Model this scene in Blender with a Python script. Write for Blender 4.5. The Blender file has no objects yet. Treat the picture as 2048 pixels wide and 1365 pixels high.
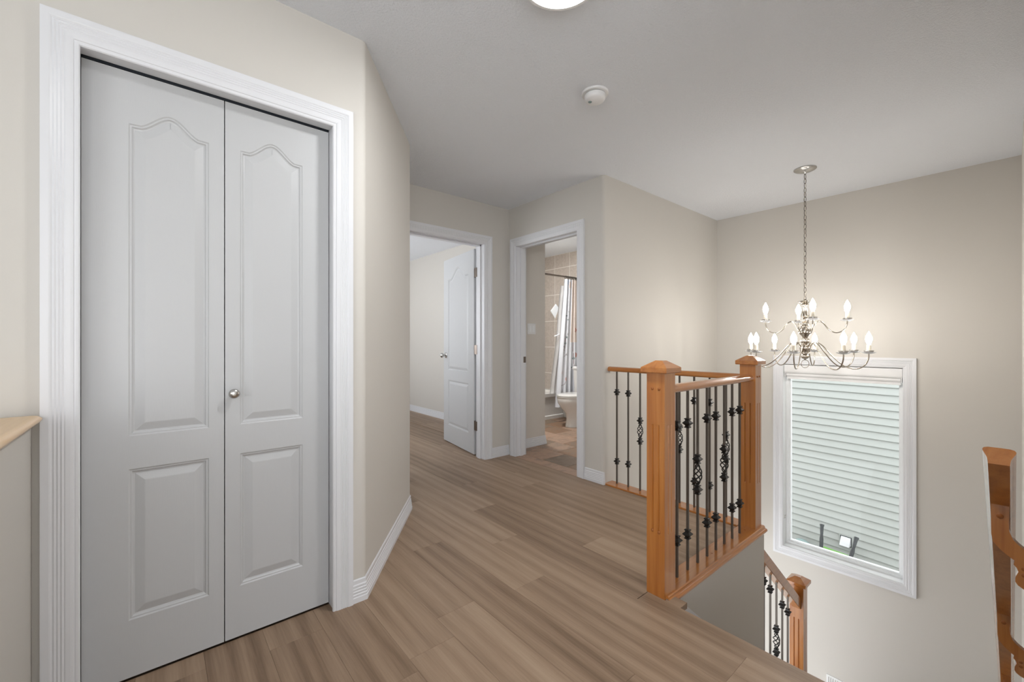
import bpy, bmesh, math, random
from mathutils import Vector, Matrix
from mathutils.geometry import tessellate_polygon

random.seed(7)
PI = math.pi
scene = bpy.context.scene
COL = scene.collection

# ------------------------------------------------------------------ camera
# X runs along the closet wall (away to the right), Y runs away to the left; upper floor is z = 0.
YAW = math.radians(49.856)
CAM_H = 1.125
cam_data = bpy.data.cameras.new('camera')
cam = bpy.data.objects.new('camera', cam_data)
COL.objects.link(cam)
cam.location = (0, 0, CAM_H)
cam.rotation_euler = (PI / 2, 0, YAW - PI / 2)
cam_data.sensor_width = 36.0
cam_data.lens = 36.0 * 844.22 / 2048.0
cam_data.shift_y = 1.0 / 2048.0
cam_data.clip_start = 0.02
scene.camera = cam

# ------------------------------------------------------------------ sky, lamps, exposure
world = bpy.data.worlds.new('overcast_sky')
scene.world = world
world.use_nodes = True
bg = world.node_tree.nodes['Background']
bg.inputs['Color'].default_value = (0.955, 0.98, 1.015, 1)
bg.inputs['Strength'].default_value = 1.9
CEILING_LAMP_W = 6.0
BATH_FILL_W = 11.0
BULB_STRENGTH = 33.0
vs = scene.view_settings
vs.view_transform = 'Standard'
vs.look = 'None'
vs.exposure = 1.36
vs.gamma = 1.0
vs.use_curve_mapping = False

# ------------------------------------------------------------------ materials
def lin(r, g, b):
    return tuple(((c / 255) / 12.92 if c / 255 <= 0.04045 else ((c / 255 + 0.055) / 1.055) ** 2.4) for c in (r, g, b)) + (1.0,)

MATS = {}
def base_mat(name, color, rough=0.5, metal=0.0, coat=0.0, spec=0.5):
    m = bpy.data.materials.new(name)
    m.use_nodes = True
    b = m.node_tree.nodes['Principled BSDF']
    b.inputs['Base Color'].default_value = color
    b.inputs['Roughness'].default_value = rough
    b.inputs['Metallic'].default_value = metal
    b.inputs['Coat Weight'].default_value = coat
    b.inputs['Coat Roughness'].default_value = 0.12
    b.inputs['Specular IOR Level'].default_value = spec
    MATS[name] = m
    return m, m.node_tree, b

def N(nt, kind, **kw):
    n = nt.nodes.new(kind)
    for k, v in kw.items():
        setattr(n, k, v)
    return n

def coords(nt, scale=(1, 1, 1), rand=False, kind='Object'):
    tc = N(nt, 'ShaderNodeTexCoord')
    mp = N(nt, 'ShaderNodeMapping')
    mp.inputs['Scale'].default_value = scale
    src = tc.outputs[kind]
    if rand:
        oi = N(nt, 'ShaderNodeObjectInfo')
        mul = N(nt, 'ShaderNodeVectorMath', operation='SCALE')
        mul.inputs[0].default_value = (37.0, 53.0, 11.0)
        nt.links.new(oi.outputs['Random'], mul.inputs['Scale'])
        add = N(nt, 'ShaderNodeVectorMath', operation='ADD')
        nt.links.new(src, add.inputs[0]); nt.links.new(mul.outputs[0], add.inputs[1])
        src = add.outputs[0]
    nt.links.new(src, mp.inputs['Vector'])
    return mp.outputs['Vector']

def noise(nt, vec, scale, detail=4, rough=0.55, dist=0.0):
    n = N(nt, 'ShaderNodeTexNoise')
    n.inputs['Scale'].default_value = scale
    n.inputs['Detail'].default_value = detail
    n.inputs['Roughness'].default_value = rough
    n.inputs['Distortion'].default_value = dist
    nt.links.new(vec, n.inputs['Vector'])
    return n.outputs['Fac']

def ramp(nt, fac, stops):
    r = N(nt, 'ShaderNodeValToRGB')
    els = r.color_ramp.elements
    while len(els) < len(stops):
        els.new(0.5)
    for e, (p, c) in zip(els, stops):
        e.position = p
        e.color = c
    nt.links.new(fac, r.inputs['Fac'])
    return r.outputs['Color']

def bump(nt, b, height, strength, dist):
    bp = N(nt, 'ShaderNodeBump')
    bp.inputs['Strength'].default_value = strength
    bp.inputs['Distance'].default_value = dist
    nt.links.new(height, bp.inputs['Height'])
    nt.links.new(bp.outputs['Normal'], b.inputs['Normal'])

def paint(name, color, rough, bscale, bstr, bdist, spec=0.4, stretch=(1, 1, 1), kind='Object'):
    m, nt, b = base_mat(name, color, rough, spec=spec)
    bump(nt, b, noise(nt, coords(nt, stretch, kind=kind), bscale, 3), bstr, bdist)
    return m

paint('wall_paint', lin(206, 202, 195), 0.62, 260, 0.10, 0.001)
paint('bath_paint', lin(212, 206, 198), 0.62, 260, 0.10, 0.001)
m, nt, b = base_mat('ceiling_stipple', lin(246, 249, 254), 0.85, spec=0.2)
v = coords(nt)
bump(nt, b, noise(nt, v, 95, 5, 0.75), 1.0, 0.009)
paint('trim_white', lin(222, 223, 226), 0.33, 90, 0.015, 0.0005)
paint('door_white', lin(193, 194, 195), 0.36, 60, 0.12, 0.0012, stretch=(9, 9, 0.5))
paint('plastic_white', lin(232, 232, 232), 0.4, 200, 0.02, 0.0005)
paint('vinyl_white', lin(238, 240, 241), 0.3, 100, 0.02, 0.0005)

def wood(name, c_dark, c_mid, c_light, axis, rough=0.28, coat=1.0, scale=1.0, knots=0.0):
    m, nt, b = base_mat(name, c_mid, rough, coat=coat)
    st = [22.0, 22.0, 22.0]; st[axis] = 1.1
    v = coords(nt, tuple(s * scale for s in st))
    f = noise(nt, v, 1.6, 6, 0.6, 0.35)
    col = ramp(nt, f, [(0.28, c_dark), (0.5, c_mid), (0.74, c_light)])
    nt.links.new(col, b.inputs['Base Color'])
    bump(nt, b, f, 0.04, 0.001)
    return m

MAPLE = (lin(158, 92, 36), lin(178, 112, 50), lin(192, 128, 64))
wood('maple_x', *MAPLE, 0); wood('maple_y', *MAPLE, 1); wood('maple_z', *MAPLE, 2)
wood('maple_pale_y', lin(216, 176, 124), lin(226, 190, 140), lin(233, 202, 156), 1, rough=0.32, coat=0.3)
base_mat('maple_end', lin(150, 88, 36), 0.4)
m, nt, b = base_mat('maple_groove', lin(168, 100, 44), 0.45)

# oak-look vinyl planks: every plank takes its own tone and its own stretch of grain
m, nt, b = base_mat('oak_plank', lin(165, 140, 118), 0.42, spec=0.35)
v = coords(nt, (9.0, 0.55, 9.0), rand=True)
warp = noise(nt, v, 0.9, 3, 0.5)
f1 = noise(nt, v, 2.2, 5, 0.6, 1.4)
v2 = coords(nt, (95.0, 3.2, 95.0), rand=True)
f2 = noise(nt, v2, 1.5, 3, 0.6)
v3 = coords(nt, (5.5, 0.42, 5.5), rand=True)
f3 = noise(nt, v3, 1.2, 2, 0.5, 0.6)
wv = N(nt, 'ShaderNodeTexWave', wave_type='BANDS', bands_direction='X')
wv.inputs['Scale'].default_value = 1.0; wv.inputs['Distortion'].default_value = 6.5
wv.inputs['Detail'].default_value = 3.0; wv.inputs['Detail Scale'].default_value = 0.9
vw = coords(nt, (4.0, 0.34, 4.0), rand=True); nt.links.new(vw, wv.inputs['Vector'])
mix = N(nt, 'ShaderNodeMath', operation='MULTIPLY_ADD'); mix.inputs[1].default_value = 0.30
nt.links.new(f1, mix.inputs[0])
m2 = N(nt, 'ShaderNodeMath', operation='MULTIPLY'); m2.inputs[1].default_value = 0.13
nt.links.new(wv.outputs['Fac'], m2.inputs[0]); nt.links.new(m2.outputs[0], mix.inputs[2])
m3 = N(nt, 'ShaderNodeMath', operation='MULTIPLY_ADD'); m3.inputs[1].default_value = 0.30
nt.links.new(f2, m3.inputs[0]); nt.links.new(mix.outputs[0], m3.inputs[2])
m4 = N(nt, 'ShaderNodeMath', operation='MULTIPLY_ADD'); m4.inputs[1].default_value = 0.38
nt.links.new(f3, m4.inputs[0]); nt.links.new(m3.outputs[0], m4.inputs[2])
oi = N(nt, 'ShaderNodeObjectInfo')
m5 = N(nt, 'ShaderNodeMath', operation='MULTIPLY_ADD'); m5.inputs[1].default_value = 0.27
nt.links.new(oi.outputs['Random'], m5.inputs[0]); nt.links.new(m4.outputs[0], m5.inputs[2])
col = ramp(nt, m5.outputs[0], [(0.42, lin(112, 90, 71)), (0.58, lin(137, 114, 93)), (0.74, lin(155, 131, 109)), (0.92, lin(170, 147, 124))])
nt.links.new(col, b.inputs['Base Color'])
bump(nt, b, f2, 0.10, 0.0006)
base_mat('plank_gap', lin(92, 75, 62), 0.8)

# slate-look bathroom tile, one tone each
m, nt, b = base_mat('slate_tile', lin(150, 112, 86), 0.45)
v = coords(nt, (1, 1, 1), rand=True)
oi = N(nt, 'ShaderNodeObjectInfo')
f = noise(nt, v, 9, 6, 0.65, 0.8)
ma = N(nt, 'ShaderNodeMath', operation='MULTIPLY_ADD'); ma.inputs[1].default_value = 0.55
nt.links.new(f, ma.inputs[0])
mb_ = N(nt, 'ShaderNodeMath', operation='MULTIPLY'); mb_.inputs[1].default_value = 0.62
nt.links.new(oi.outputs['Random'], mb_.inputs[0]); nt.links.new(mb_.outputs[0], ma.inputs[2])
col = ramp(nt, ma.outputs[0], [(0.2, lin(104, 84, 68)), (0.38, lin(134, 116, 98)), (0.52, lin(146, 112, 86)), (0.66, lin(130, 114, 98)), (0.85, lin(176, 144, 122))])
nt.links.new(col, b.inputs['Base Color'])
bump(nt, b, f, 0.25, 0.002)
base_mat('grout_dark', lin(96, 78, 64), 0.9)
m, nt, b = base_mat('wall_tile', lin(190, 178, 167), 0.3)
v = coords(nt, rand=True)
nt.links.new(ramp(nt, noise(nt, v, 30, 5, 0.7), [(0.35, lin(176, 165, 154)), (0.65, lin(194, 183, 173))]), b.inputs['Base Color'])
base_mat('grout_light', lin(226, 221, 214), 0.85)

m, nt, b = base_mat('wrought_iron', lin(92, 84, 76), 0.38, metal=0.35, spec=0.6)
bump(nt, b, noise(nt, coords(nt), 220, 3), 0.2, 0.001)
m, nt, b = base_mat('black_iron', lin(30, 27, 25), 0.4, metal=0.3, spec=0.6)
bump(nt, b, noise(nt, coords(nt), 260, 3), 0.2, 0.001)
m, nt, b = base_mat('satin_nickel', lin(190, 188, 184), 0.26, metal=1.0)
bump(nt, b, noise(nt, coords(nt, (1, 1, 1)), 300, 2), 0.02, 0.0005)
m, nt, b = base_mat('polished_nickel', lin(176, 168, 157), 0.2, metal=1.0)
bump(nt, b, noise(nt, coords(nt), 120, 2), 0.02, 0.0005)
m, nt, b = base_mat('dark_steel', lin(120, 110, 102), 0.3, metal=1.0)
base_mat('track_dark', lin(34, 40, 48), 0.6)
m, nt, b = base_mat('porcelain', lin(236, 233, 228), 0.12, coat=0.6)
base_mat('tub_acrylic', lin(232, 228, 222), 0.2, coat=0.3)
base_mat('candle_sleeve', lin(238, 230, 214), 0.5)
base_mat('rubber_black', lin(34, 37, 39), 0.55)
base_mat('tray_green', lin(82, 132, 48), 0.45)
base_mat('hood_white', lin(186, 188, 190), 0.5)
base_mat('grey_plastic', lin(120, 138, 136), 0.6)
m, nt, b = base_mat('siding_vinyl', lin(150, 153, 150), 0.6)
bump(nt, b, noise(nt, coords(nt, (30, 2, 30)), 3, 3), 0.15, 0.001)
m, nt, b = base_mat('gravel', lin(150, 148, 140), 0.95)
nt.links.new(ramp(nt, noise(nt, coords(nt), 14, 6, 0.7), [(0.3, lin(118, 116, 108)), (0.7, lin(178, 175, 166))]), b.inputs['Base Color'])

def emitter(name, color, strength):
    m, nt, b = base_mat(name, color, 0.4)
    b.inputs['Emission Color'].default_value = color
    b.inputs['Emission Strength'].default_value = strength
    return m
emitter('bulb_glow', (1.0, 0.96, 0.91, 1), BULB_STRENGTH)
emitter('lens_glow', (1.0, 0.98, 0.96, 1), 5.0)

# clear sheet: mostly see-through, mirror-like at glancing angles
def sheet(name, tint, refl_rough=0.02, body=0.0, body_col=(1, 1, 1, 1), ior=1.45):
    m = bpy.data.materials.new(name); m.use_nodes = True
    nt = m.node_tree; nt.nodes.clear()
    out = N(nt, 'ShaderNodeOutputMaterial')
    tr = N(nt, 'ShaderNodeBsdfTransparent'); tr.inputs['Color'].default_value = tint
    gl = N(nt, 'ShaderNodeBsdfGlossy'); gl.inputs['Roughness'].default_value = refl_rough
    fr = N(nt, 'ShaderNodeFresnel'); fr.inputs['IOR'].default_value = ior
    mx = N(nt, 'ShaderNodeMixShader')
    nt.links.new(fr.outputs[0], mx.inputs[0]); nt.links.new(tr.outputs[0], mx.inputs[1]); nt.links.new(gl.outputs[0], mx.inputs[2])
    last = mx.outputs[0]
    if body:
        df = N(nt, 'ShaderNodeBsdfDiffuse'); df.inputs['Color'].default_value = body_col
        mx2 = N(nt, 'ShaderNodeMixShader'); mx2.inputs[0].default_value = body
        nt.links.new(last, mx2.inputs[1]); nt.links.new(df.outputs[0], mx2.inputs[2])
        last = mx2.outputs[0]
    nt.links.new(last, out.inputs['Surface'])
    MATS[name] = m
sheet('window_glass', (0.965, 0.975, 0.968, 1), ior=1.16)
sheet('clear_glass', (0.96, 0.96, 0.96, 1), body=0.15)
sheet('sheer_vinyl', (0.96, 0.97, 0.98, 1), 0.2, 0.38, lin(236, 238, 240))

# curtain: white cloth with a print carried by a colour layer
m, nt, b = base_mat('printed_cloth', lin(235, 235, 238), 0.75)
at = N(nt, 'ShaderNodeVertexColor'); at.layer_name = 'print'
nt.links.new(at.outputs['Color'], b.inputs['Base Color'])

# ------------------------------------------------------------------ building helpers
class MB:
    """collects geometry for one mesh object"""
    def __init__(s):
        s.v = []; s.f = []
    def add(s, vs_, fs):
        o = len(s.v)
        s.v += [tuple(p) for p in vs_]
        s.f += [tuple(i + o for i in f) for f in fs]
        return s
    def box(s, x0, x1, y0, y1, z0, z1):
        p = [(x0, y0, z0), (x1, y0, z0), (x1, y1, z0), (x0, y1, z0), (x0, y0, z1), (x1, y0, z1), (x1, y1, z1), (x0, y1, z1)]
        return s.add(p, [(0, 3, 2, 1), (4, 5, 6, 7), (0, 1, 5, 4), (1, 2, 6, 5), (2, 3, 7, 6), (3, 0, 4, 7)])
    def chamfer_box(s, x0, x1, y0, y1, z0, z1, c):
        """box whose top edge is chamfered by c"""
        p = [(x0, y0, z0), (x1, y0, z0), (x1, y1, z0), (x0, y1, z0), (x0, y0, z1 - c), (x1, y0, z1 - c), (x1, y1, z1 - c), (x0, y1, z1 - c),
             (x0 + c, y0 + c, z1), (x1 - c, y0 + c, z1), (x1 - c, y1 - c, z1), (x0 + c, y1 - c, z1)]
        return s.add(p, [(0, 3, 2, 1), (0, 1, 5, 4), (1, 2, 6, 5), (2, 3, 7, 6), (3, 0, 4, 7), (4, 5, 9, 8), (5, 6, 10, 9), (6, 7, 11, 10), (7, 4, 8, 11), (8, 9, 10, 11)])
    def rings(s, rings, closed=True, caps=True):
        """skin a list of equal-length point rings"""
        n = len(rings[0]); fs = []
        for i in range(len(rings) - 1):
            for j in range(n if closed else n - 1):
                k = (j + 1) % n
                fs.append((i * n + j, i * n + k, (i + 1) * n + k, (i + 1) * n + j))
        if caps:
            fs.append(tuple(range(n))[::-1]); L = (len(rings) - 1) * n
            fs.append(tuple(range(L, L + n)))
        return s.add([p for r in rings for p in r], fs)
    def lathe(s, prof, c=(0, 0, 0), n=24, axis='z', caps=True):
        rs = []
        for r, h in prof:
            ring = []
            for k in range(n):
                a = 2 * PI * k / n
                q = (r * math.cos(a), r * math.sin(a), h)
                if axis == 'y': q = (q[0], q[2], q[1])
                if axis == 'x': q = (q[2], q[0], q[1])
                ring.append((c[0] + q[0], c[1] + q[1], c[2] + q[2]))
            rs.append(ring)
        return s.rings(rs, True, caps)
    def tube(s, path, r, n=8, closed=False, caps=True):
        pts = [Vector(p) for p in path]; m = len(pts); rs = []
        rad = r if isinstance(r, (list, tuple)) else [r] * m
        up = None
        for i, p in enumerate(pts):
            if closed: t = pts[(i + 1) % m] - pts[i - 1]
            else: t = pts[min(i + 1, m - 1)] - pts[max(i - 1, 0)]
            t.normalize()
            if up is None:
                up = Vector((0, 0, 1)) if abs(t.z) < 0.9 else Vector((1, 0, 0))
            a = up - t * up.dot(t)
            if a.length < 1e-6: a = t.orthogonal()
            a.normalize(); bb = t.cross(a); up = a
            rs.append([tuple(p + (a * math.cos(2 * PI * k / n) + bb * math.sin(2 * PI * k / n)) * rad[i]) for k in range(n)])
        if closed: rs.append(rs[0]); caps = False
        return s.rings(rs, True, caps)
    def prism(s, outline, frame, d0, d1):
        """extrude a 2-D outline; frame(u, v, d) -> xyz"""
        n = len(outline)
        tri = tessellate_polygon([[Vector((u, v, 0)) for u, v in outline]])
        vs_ = [frame(u, v, d0) for u, v in outline] + [frame(u, v, d1) for u, v in outline]
        fs = [(i, (i + 1) % n, n + (i + 1) % n, n + i) for i in range(n)]
        for t in tri:
            fs.append(tuple(t)); fs.append(tuple(n + i for i in reversed(t)))
        return s.add(vs_, fs)
    def mesh(s, name, mat, smooth=0, recalc=True, weld=True):
        me = bpy.data.meshes.new(name)
        me.from_pydata(s.v, [], s.f)
        if recalc or weld:
            bm = bmesh.new(); bm.from_mesh(me)
            if weld: bmesh.ops.remove_doubles(bm, verts=bm.verts, dist=1e-5)
            if recalc: bmesh.ops.recalc_face_normals(bm, faces=bm.faces)
            bm.to_mesh(me); bm.free()
        me.materials.append(MATS[mat])
        if smooth:
            me.polygons.foreach_set('use_smooth', [True] * len(me.polygons))
            me.set_sharp_from_angle(angle=math.radians(smooth))
        me.update()
        return me
    def build(s, name, mat, parent=None, smooth=0, loc=None, **kw):
        return link(name, s.mesh(name, mat, smooth, **kw), parent, loc)

def link(name, me, parent=None, loc=None, rz=None):
    o = bpy.data.objects.new(name, me)
    COL.objects.link(o)
    if parent is not None: attach(o, parent)
    if loc is not None: o.location = loc
    if rz is not None: o.rotation_euler.z = rz
    return o

def attach(o, parent):
    """parts are written in scene coordinates; the empty's own offset is cancelled"""
    o.parent = parent
    if parent.type == 'EMPTY' and not parent.get('local'):
        o.matrix_parent_inverse = Matrix.Translation(-Vector(parent.location))

def tag(o, label, cat, group=None, kind=None):
    o['label'] = label; o['category'] = cat
    if group: o['group'] = group
    if kind: o['kind'] = kind
    return o

def thing(name, loc, label, cat, group=None, kind=None):
    o = bpy.data.objects.new(name, None)
    COL.objects.link(o); o.location = loc; o.empty_display_size = 0.05
    return tag(o, label, cat, group, kind)

def struct(name, mb, mat, label, cat, **kw):
    return tag(mb.build(name, mat, **kw), label, cat, kind='structure')

def round_path(pts, radii, n=8):
    out = []
    for i, p in enumerate(pts):
        r = radii.get(i)
        if not r:
            out.append(p); continue
        p = Vector(p); a = (Vector(pts[i - 1]) - p).normalized(); b_ = (Vector(pts[i + 1]) - p).normalized()
        half = a.angle(b_) / 2
        t = r / math.tan(half)
        c = p + (a + b_).normalized() * (r / math.sin(half))
        s0 = p + a * t - c; s1 = p + b_ * t - c
        a0 = math.atan2(s0.y, s0.x); a1 = math.atan2(s1.y, s1.x)
        d = (a1 - a0 + PI) % (2 * PI) - PI
        for k in range(n + 1):
            w = a0 + d * k / n
            out.append((c.x + r * math.cos(w), c.y + r * math.sin(w)))
    return out

def offsets(pts, dist, closed=False):
    """mitred offset of a 2-D polyline to its left"""
    out = []; n = len(pts)
    for i in range(n):
        p = Vector(pts[i])
        if closed: d0 = (p - Vector(pts[i - 1])).normalized(); d1 = (Vector(pts[(i + 1) % n]) - p).normalized()
        else:
            d0 = (p - Vector(pts[i - 1])).normalized() if i else None
            d1 = (Vector(pts[i + 1]) - p).normalized() if i < n - 1 else None
            d0 = d0 or d1; d1 = d1 or d0
        n0 = Vector((-d0.y, d0.x)); n1 = Vector((-d1.y, d1.x))
        m_ = (n0 + n1).normalized()
        q = p + m_ * (dist / max(0.3, m_.dot(n0)))
        out.append((q.x, q.y))
    return out

def wall(name, pts, z0, z1, thick, label, openings=(), mat='wall_paint'):
    """solid wall along a polyline, thickened to its left; openings = [(seg_x0y0, seg_x1y1, za, zb)] must match consecutive points"""
    back = offsets(pts, thick); mb = MB(); nseg = len(pts) - 1; spans = []
    for i in range(nseg):
        iv = [(z0, z1)]
        for (a, b_, za, zb) in openings:
            if (Vector(pts[i]) - Vector(a)).length < 1e-4 and (Vector(pts[i + 1]) - Vector(b_)).length < 1e-4:
                iv = [q for q in ((z0, za), (zb, z1)) if q[1] - q[0] > 1e-4]
        spans.append(iv)
    def quad(*q): mb.add(q, [(0, 1, 2, 3)])
    for i in range(nseg):
        a, b_, ab, bb = pts[i], pts[i + 1], back[i], back[i + 1]
        for (u, w) in spans[i]:
            quad((*a, u), (*b_, u), (*b_, w), (*a, w)); quad((*ab, u), (*ab, w), (*bb, w), (*bb, u))
            quad((*a, u), (*ab, u), (*bb, u), (*b_, u)); quad((*a, w), (*b_, w), (*bb, w), (*ab, w))
    for i in range(nseg + 1):
        L = spans[i - 1] if i else []; R = spans[i] if i < nseg else []
        if L == R: continue
        cuts = sorted({z for q in L + R for z in q})
        for u, w in zip(cuts, cuts[1:]):
            mid = (u + w) / 2
            if any(q[0] < mid < q[1] for q in L) != any(q[0] < mid < q[1] for q in R):
                quad((*pts[i], u), (*back[i], u), (*back[i], w), (*pts[i], w))
    return struct(name, mb, mat, label, 'wall')

CASING = [(0, 0), (0, .006), (.003, .0095), (.008, .0105), (.012, .0100), (.014, .0125), (.020, .0138), (.030, .0142), (.033, .0130),
          (.037, .0152), (.041, .0132), (.045, .0156), (.049, .0138), (.053, .0162), (.057, .0144), (.061, .0172), (.064, .018), (.081, .018), (.081, 0)]

def casing(parent, org, u, nrm, u0, u1, zt, zb=0.0, prof=CASING, closed=False, name='casing', k=1.0):
    """door or window casing: u, nrm are 2-D unit vectors along and out of the wall"""
    mb = MB()
    def P(a, z, h): return (org[0] + u[0] * a + nrm[0] * h, org[1] + u[1] * a + nrm[1] * h, z)
    rs = []
    if closed:
        loops = [[P(u0 - o * k, zb - o * k, h), P(u0 - o * k, zt + o * k, h), P(u1 + o * k, zt + o * k, h), P(u1 + o * k, zb - o * k, h)] for o, h in prof]
        mb.rings(loops, True, False)
    else:
        loops = [[P(u0 - o * k, zb, h), P(u0 - o * k, zt + o * k, h), P(u1 + o * k, zt + o * k, h), P(u1 + o * k, zb, h)] for o, h in prof]
        mb.rings(loops, False, False)
        mb.add([l[0] for l in loops], [tuple(range(len(loops)))]); mb.add([l[3] for l in loops], [tuple(range(len(loops)))])
    return mb.build(name, 'trim_white', parent)

BASEB = [(0, .0), (.014, .0), (.014, .022), (.0115, .025), (.0125, .034), (.010, .037), (.011, .046), (.0085, .049), (.0095, .058), (.007, .061), (.008, .071), (.005, .076), (.0055, .092), (.003, .096), (0, .096)]
def baseboard(name, pts, label, side=-1, z=0.0):
    """baseboard profile swept along a polyline; side -1 = to the right of travel"""
    cols = [offsets(pts, side * o) for o, h in BASEB]
    rs = [[(cols[j][i][0], cols[j][i][1], z + BASEB[j][1]) for j in range(len(BASEB))] for i in range(len(pts))]
    return struct(name, MB().rings(rs), 'trim_white', label, 'baseboard')

# ------------------------------------------------------------------ the shell
CEIL = 2.44
Y_CL = 1.83      # closet wall
Y_BED = 3.24     # bedroom doorway wall
X_BATH = 2.69    # bathroom doorway wall
Y_P = 2.07       # tall wall beside the stairwell
X_WIN = 4.66     # window wall
Y_R = -0.042     # stair side wall on the right
Z_LOW = -2.9
EDGE_X = 1.69    # top of the stairs
LAND_X, LAND_Y = 2.80, 0.965   # outer corner of the railed landing

ceiling = struct('ceiling', MB().box(-3.6, X_WIN + .12, -3.6, 7.6, CEIL, CEIL + .12), 'ceiling_stipple', 'white stippled ceiling over the landing and stairwell', 'ceiling')

pl = round_path([(-1.7, Y_CL), (-.188, Y_CL), (.574, Y_CL), (.70, Y_CL), (1.30, 2.60), (1.30, Y_BED + .06)], {3: .03, 4: .03})
wall('wall_left', pl, -.2, CEIL, .12, 'beige closet wall with rounded corners and an angled return', [((-.188, Y_CL), (.574, Y_CL), -.2, 2.04)])
wall('wall_bedroom', [(1.30, Y_BED), (1.60, Y_BED), (2.392, Y_BED), (X_BATH + .1, Y_BED)], -.2, CEIL, .13, 'beige wall around the bedroom doorway', [((1.60, Y_BED), (2.392, Y_BED), -.2, 2.06)])
pb = round_path([(X_BATH, Y_BED + .05), (X_BATH, 3.127), (X_BATH, 2.338), (X_BATH, Y_P), (2.95, Y_P), (4.56, Y_P), (X_WIN + .05, Y_P)], {3: .025})
wall('wall_bathroom', pb, Z_LOW, CEIL, .12, 'beige wall with bathroom doorway wrapping around to the stairwell', [((X_BATH, 3.127), (X_BATH, 2.338), Z_LOW, 2.06), ((2.95, Y_P), (4.56, Y_P), Z_LOW, -.85)])   # unseen opening below the landing, added to let light into the stairwell
WY0, WY1, WZ0, WZ1 = .572, 1.442, -.858, .912
wall('wall_window', [(X_WIN, 5.2), (X_WIN, WY1), (X_WIN, WY0), (X_WIN, Y_R - .12)], Z_LOW, CEIL, .15, 'tall beige stairwell wall holding the big window', [((X_WIN, WY1), (X_WIN, WY0), WZ0, WZ1)])
wall('wall_right', [(X_WIN, Y_R), (1.15, Y_R)], Z_LOW, CEIL, .12, 'beige stair side wall carrying the handrail')
wall('wall_stair', [(EDGE_X + .02, LAND_Y), (LAND_X, LAND_Y), (LAND_X, 1.10), (LAND_X, Y_P)], Z_LOW, -.002, .10, 'beige stairwell wall below the railed landing', [((LAND_X, 1.10), (LAND_X, Y_P), Z_LOW, -.40)])  # unseen gap added under the landing so sky light reaches the stairwell
struct('ceiling_foyer', MB().box(-1.0, LAND_X - .10, 1.08, Y_P + 3, -.40, -.30), 'ceiling_stipple', 'white ceiling of the foyer under the landing', 'ceiling')
# unseen loft walls added to limit light from behind; window openings sized for it
wall('wall_loft_back', [(1.15, -3.6), (.4, -3.6), (-2.3, -3.6), (-3.6, -3.6)], -.05, CEIL, -.12, 'unseen loft back wall added to shape light through a wide window', [((.4, -3.6), (-2.3, -3.6), .35, 2.15)])
wall('wall_loft_side', [(-3.6, -3.6), (-3.6, -3.4), (-3.6, -.7), (-3.6, 1.95)], -.05, CEIL, -.12, 'unseen loft side wall added to shape light through a wide window', [((-3.6, -3.4), (-3.6, -.7), .10, 2.32)])
wall('wall_loft_right', [(1.15, Y_R), (1.15, -3.6)], -.05, CEIL, .12, 'unseen beige loft wall added to close off light behind the stairs')
wall('wall_loft_left', [(-3.6, Y_CL), (-1.68, Y_CL)], -.05, CEIL, .12, 'beige loft wall continuing from the closet')
# the half wall at the left with its wooden cap
hw = struct('wall_half', MB().box(-.40, -.275, .30, Y_CL, 0, .89), 'wall_paint', 'low beige half wall with pale maple cap beside the closet', 'wall')
capo = []
for k in range(9):
    a = -PI / 2 + PI * k / 8
    capo.append((-.250 - .016 + .016 * math.cos(a), .9025 + .0125 * math.sin(a)))
for k in range(9):
    a = PI / 2 + PI * k / 8
    capo.append((-.425 + .016 + .016 * math.cos(a), .9025 + .0125 * math.sin(a)))
cp = MB()
rs = []
for (dy, sc) in ((1.802, .0), (1.800, .5), (1.794, .85), (1.786, 1.0), (.28, 1.0)):
    rs.append([(x, dy if True else 0, .9025 + (z - .9025) * (0.35 + .65 * sc)) for x, z in capo])
cp.rings(rs).build('wood_cap', 'maple_pale_y', hw, smooth=35)
# rooms seen through the two doorways
wall('wall_partition', [(3.18, 7.6), (3.18, Y_BED + .12)], -.2, CEIL, .085, 'beige bedroom wall behind the open door')
struct('wall_entry', MB().box(X_BATH + .115, 3.268, 3.312, 3.365, 0, CEIL), 'bath_paint', 'beige bathroom entry wall with the light switch', 'wall')
struct('wall_tub', MB().box(3.265, X_WIN, 5.06, 5.16, 0, CEIL), 'bath_paint', 'bathroom wall along the back of the tub', 'wall')
struct('wall_closet_back', MB().box(-1.7, 1.18, 2.50, 2.60, 0, CEIL).box(-1.80, -1.70, Y_CL, 2.60, 0, CEIL), 'wall_paint', 'unseen closet back and side wall added to block light', 'wall')  # unseen box added to keep sky light out of the closet

wall('wall_bedroom_far', [(.9, 7.6), (3.26, 7.6)], -.2, CEIL, .12, 'unseen far bedroom wall added to cut sky light')  # unseen walls added to dim the bedroom, window opening sized to suit
wall('wall_bedroom_side', [(.9, Y_BED + .13), (.9, 3.9), (.9, 7.0), (.9, 7.72)], -.2, CEIL, .12, 'unseen bedroom wall added to cut sky light, with a window opening', [((.9, 3.9), (.9, 7.0), .85, 2.0)])
# lower storey floor and the ground outside
struct('floor_lower', MB().box(-1.0, X_WIN, Y_R, Y_P + 3, Z_LOW - .1, Z_LOW), 'wall_paint', 'lower floor at the bottom of the stairwell', 'floor')
struct('ground', MB().box(X_WIN + .16, 30, -20, 22, -3.15, -3.05), 'gravel', 'grey gravel strip between the two houses', 'ground')

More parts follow.
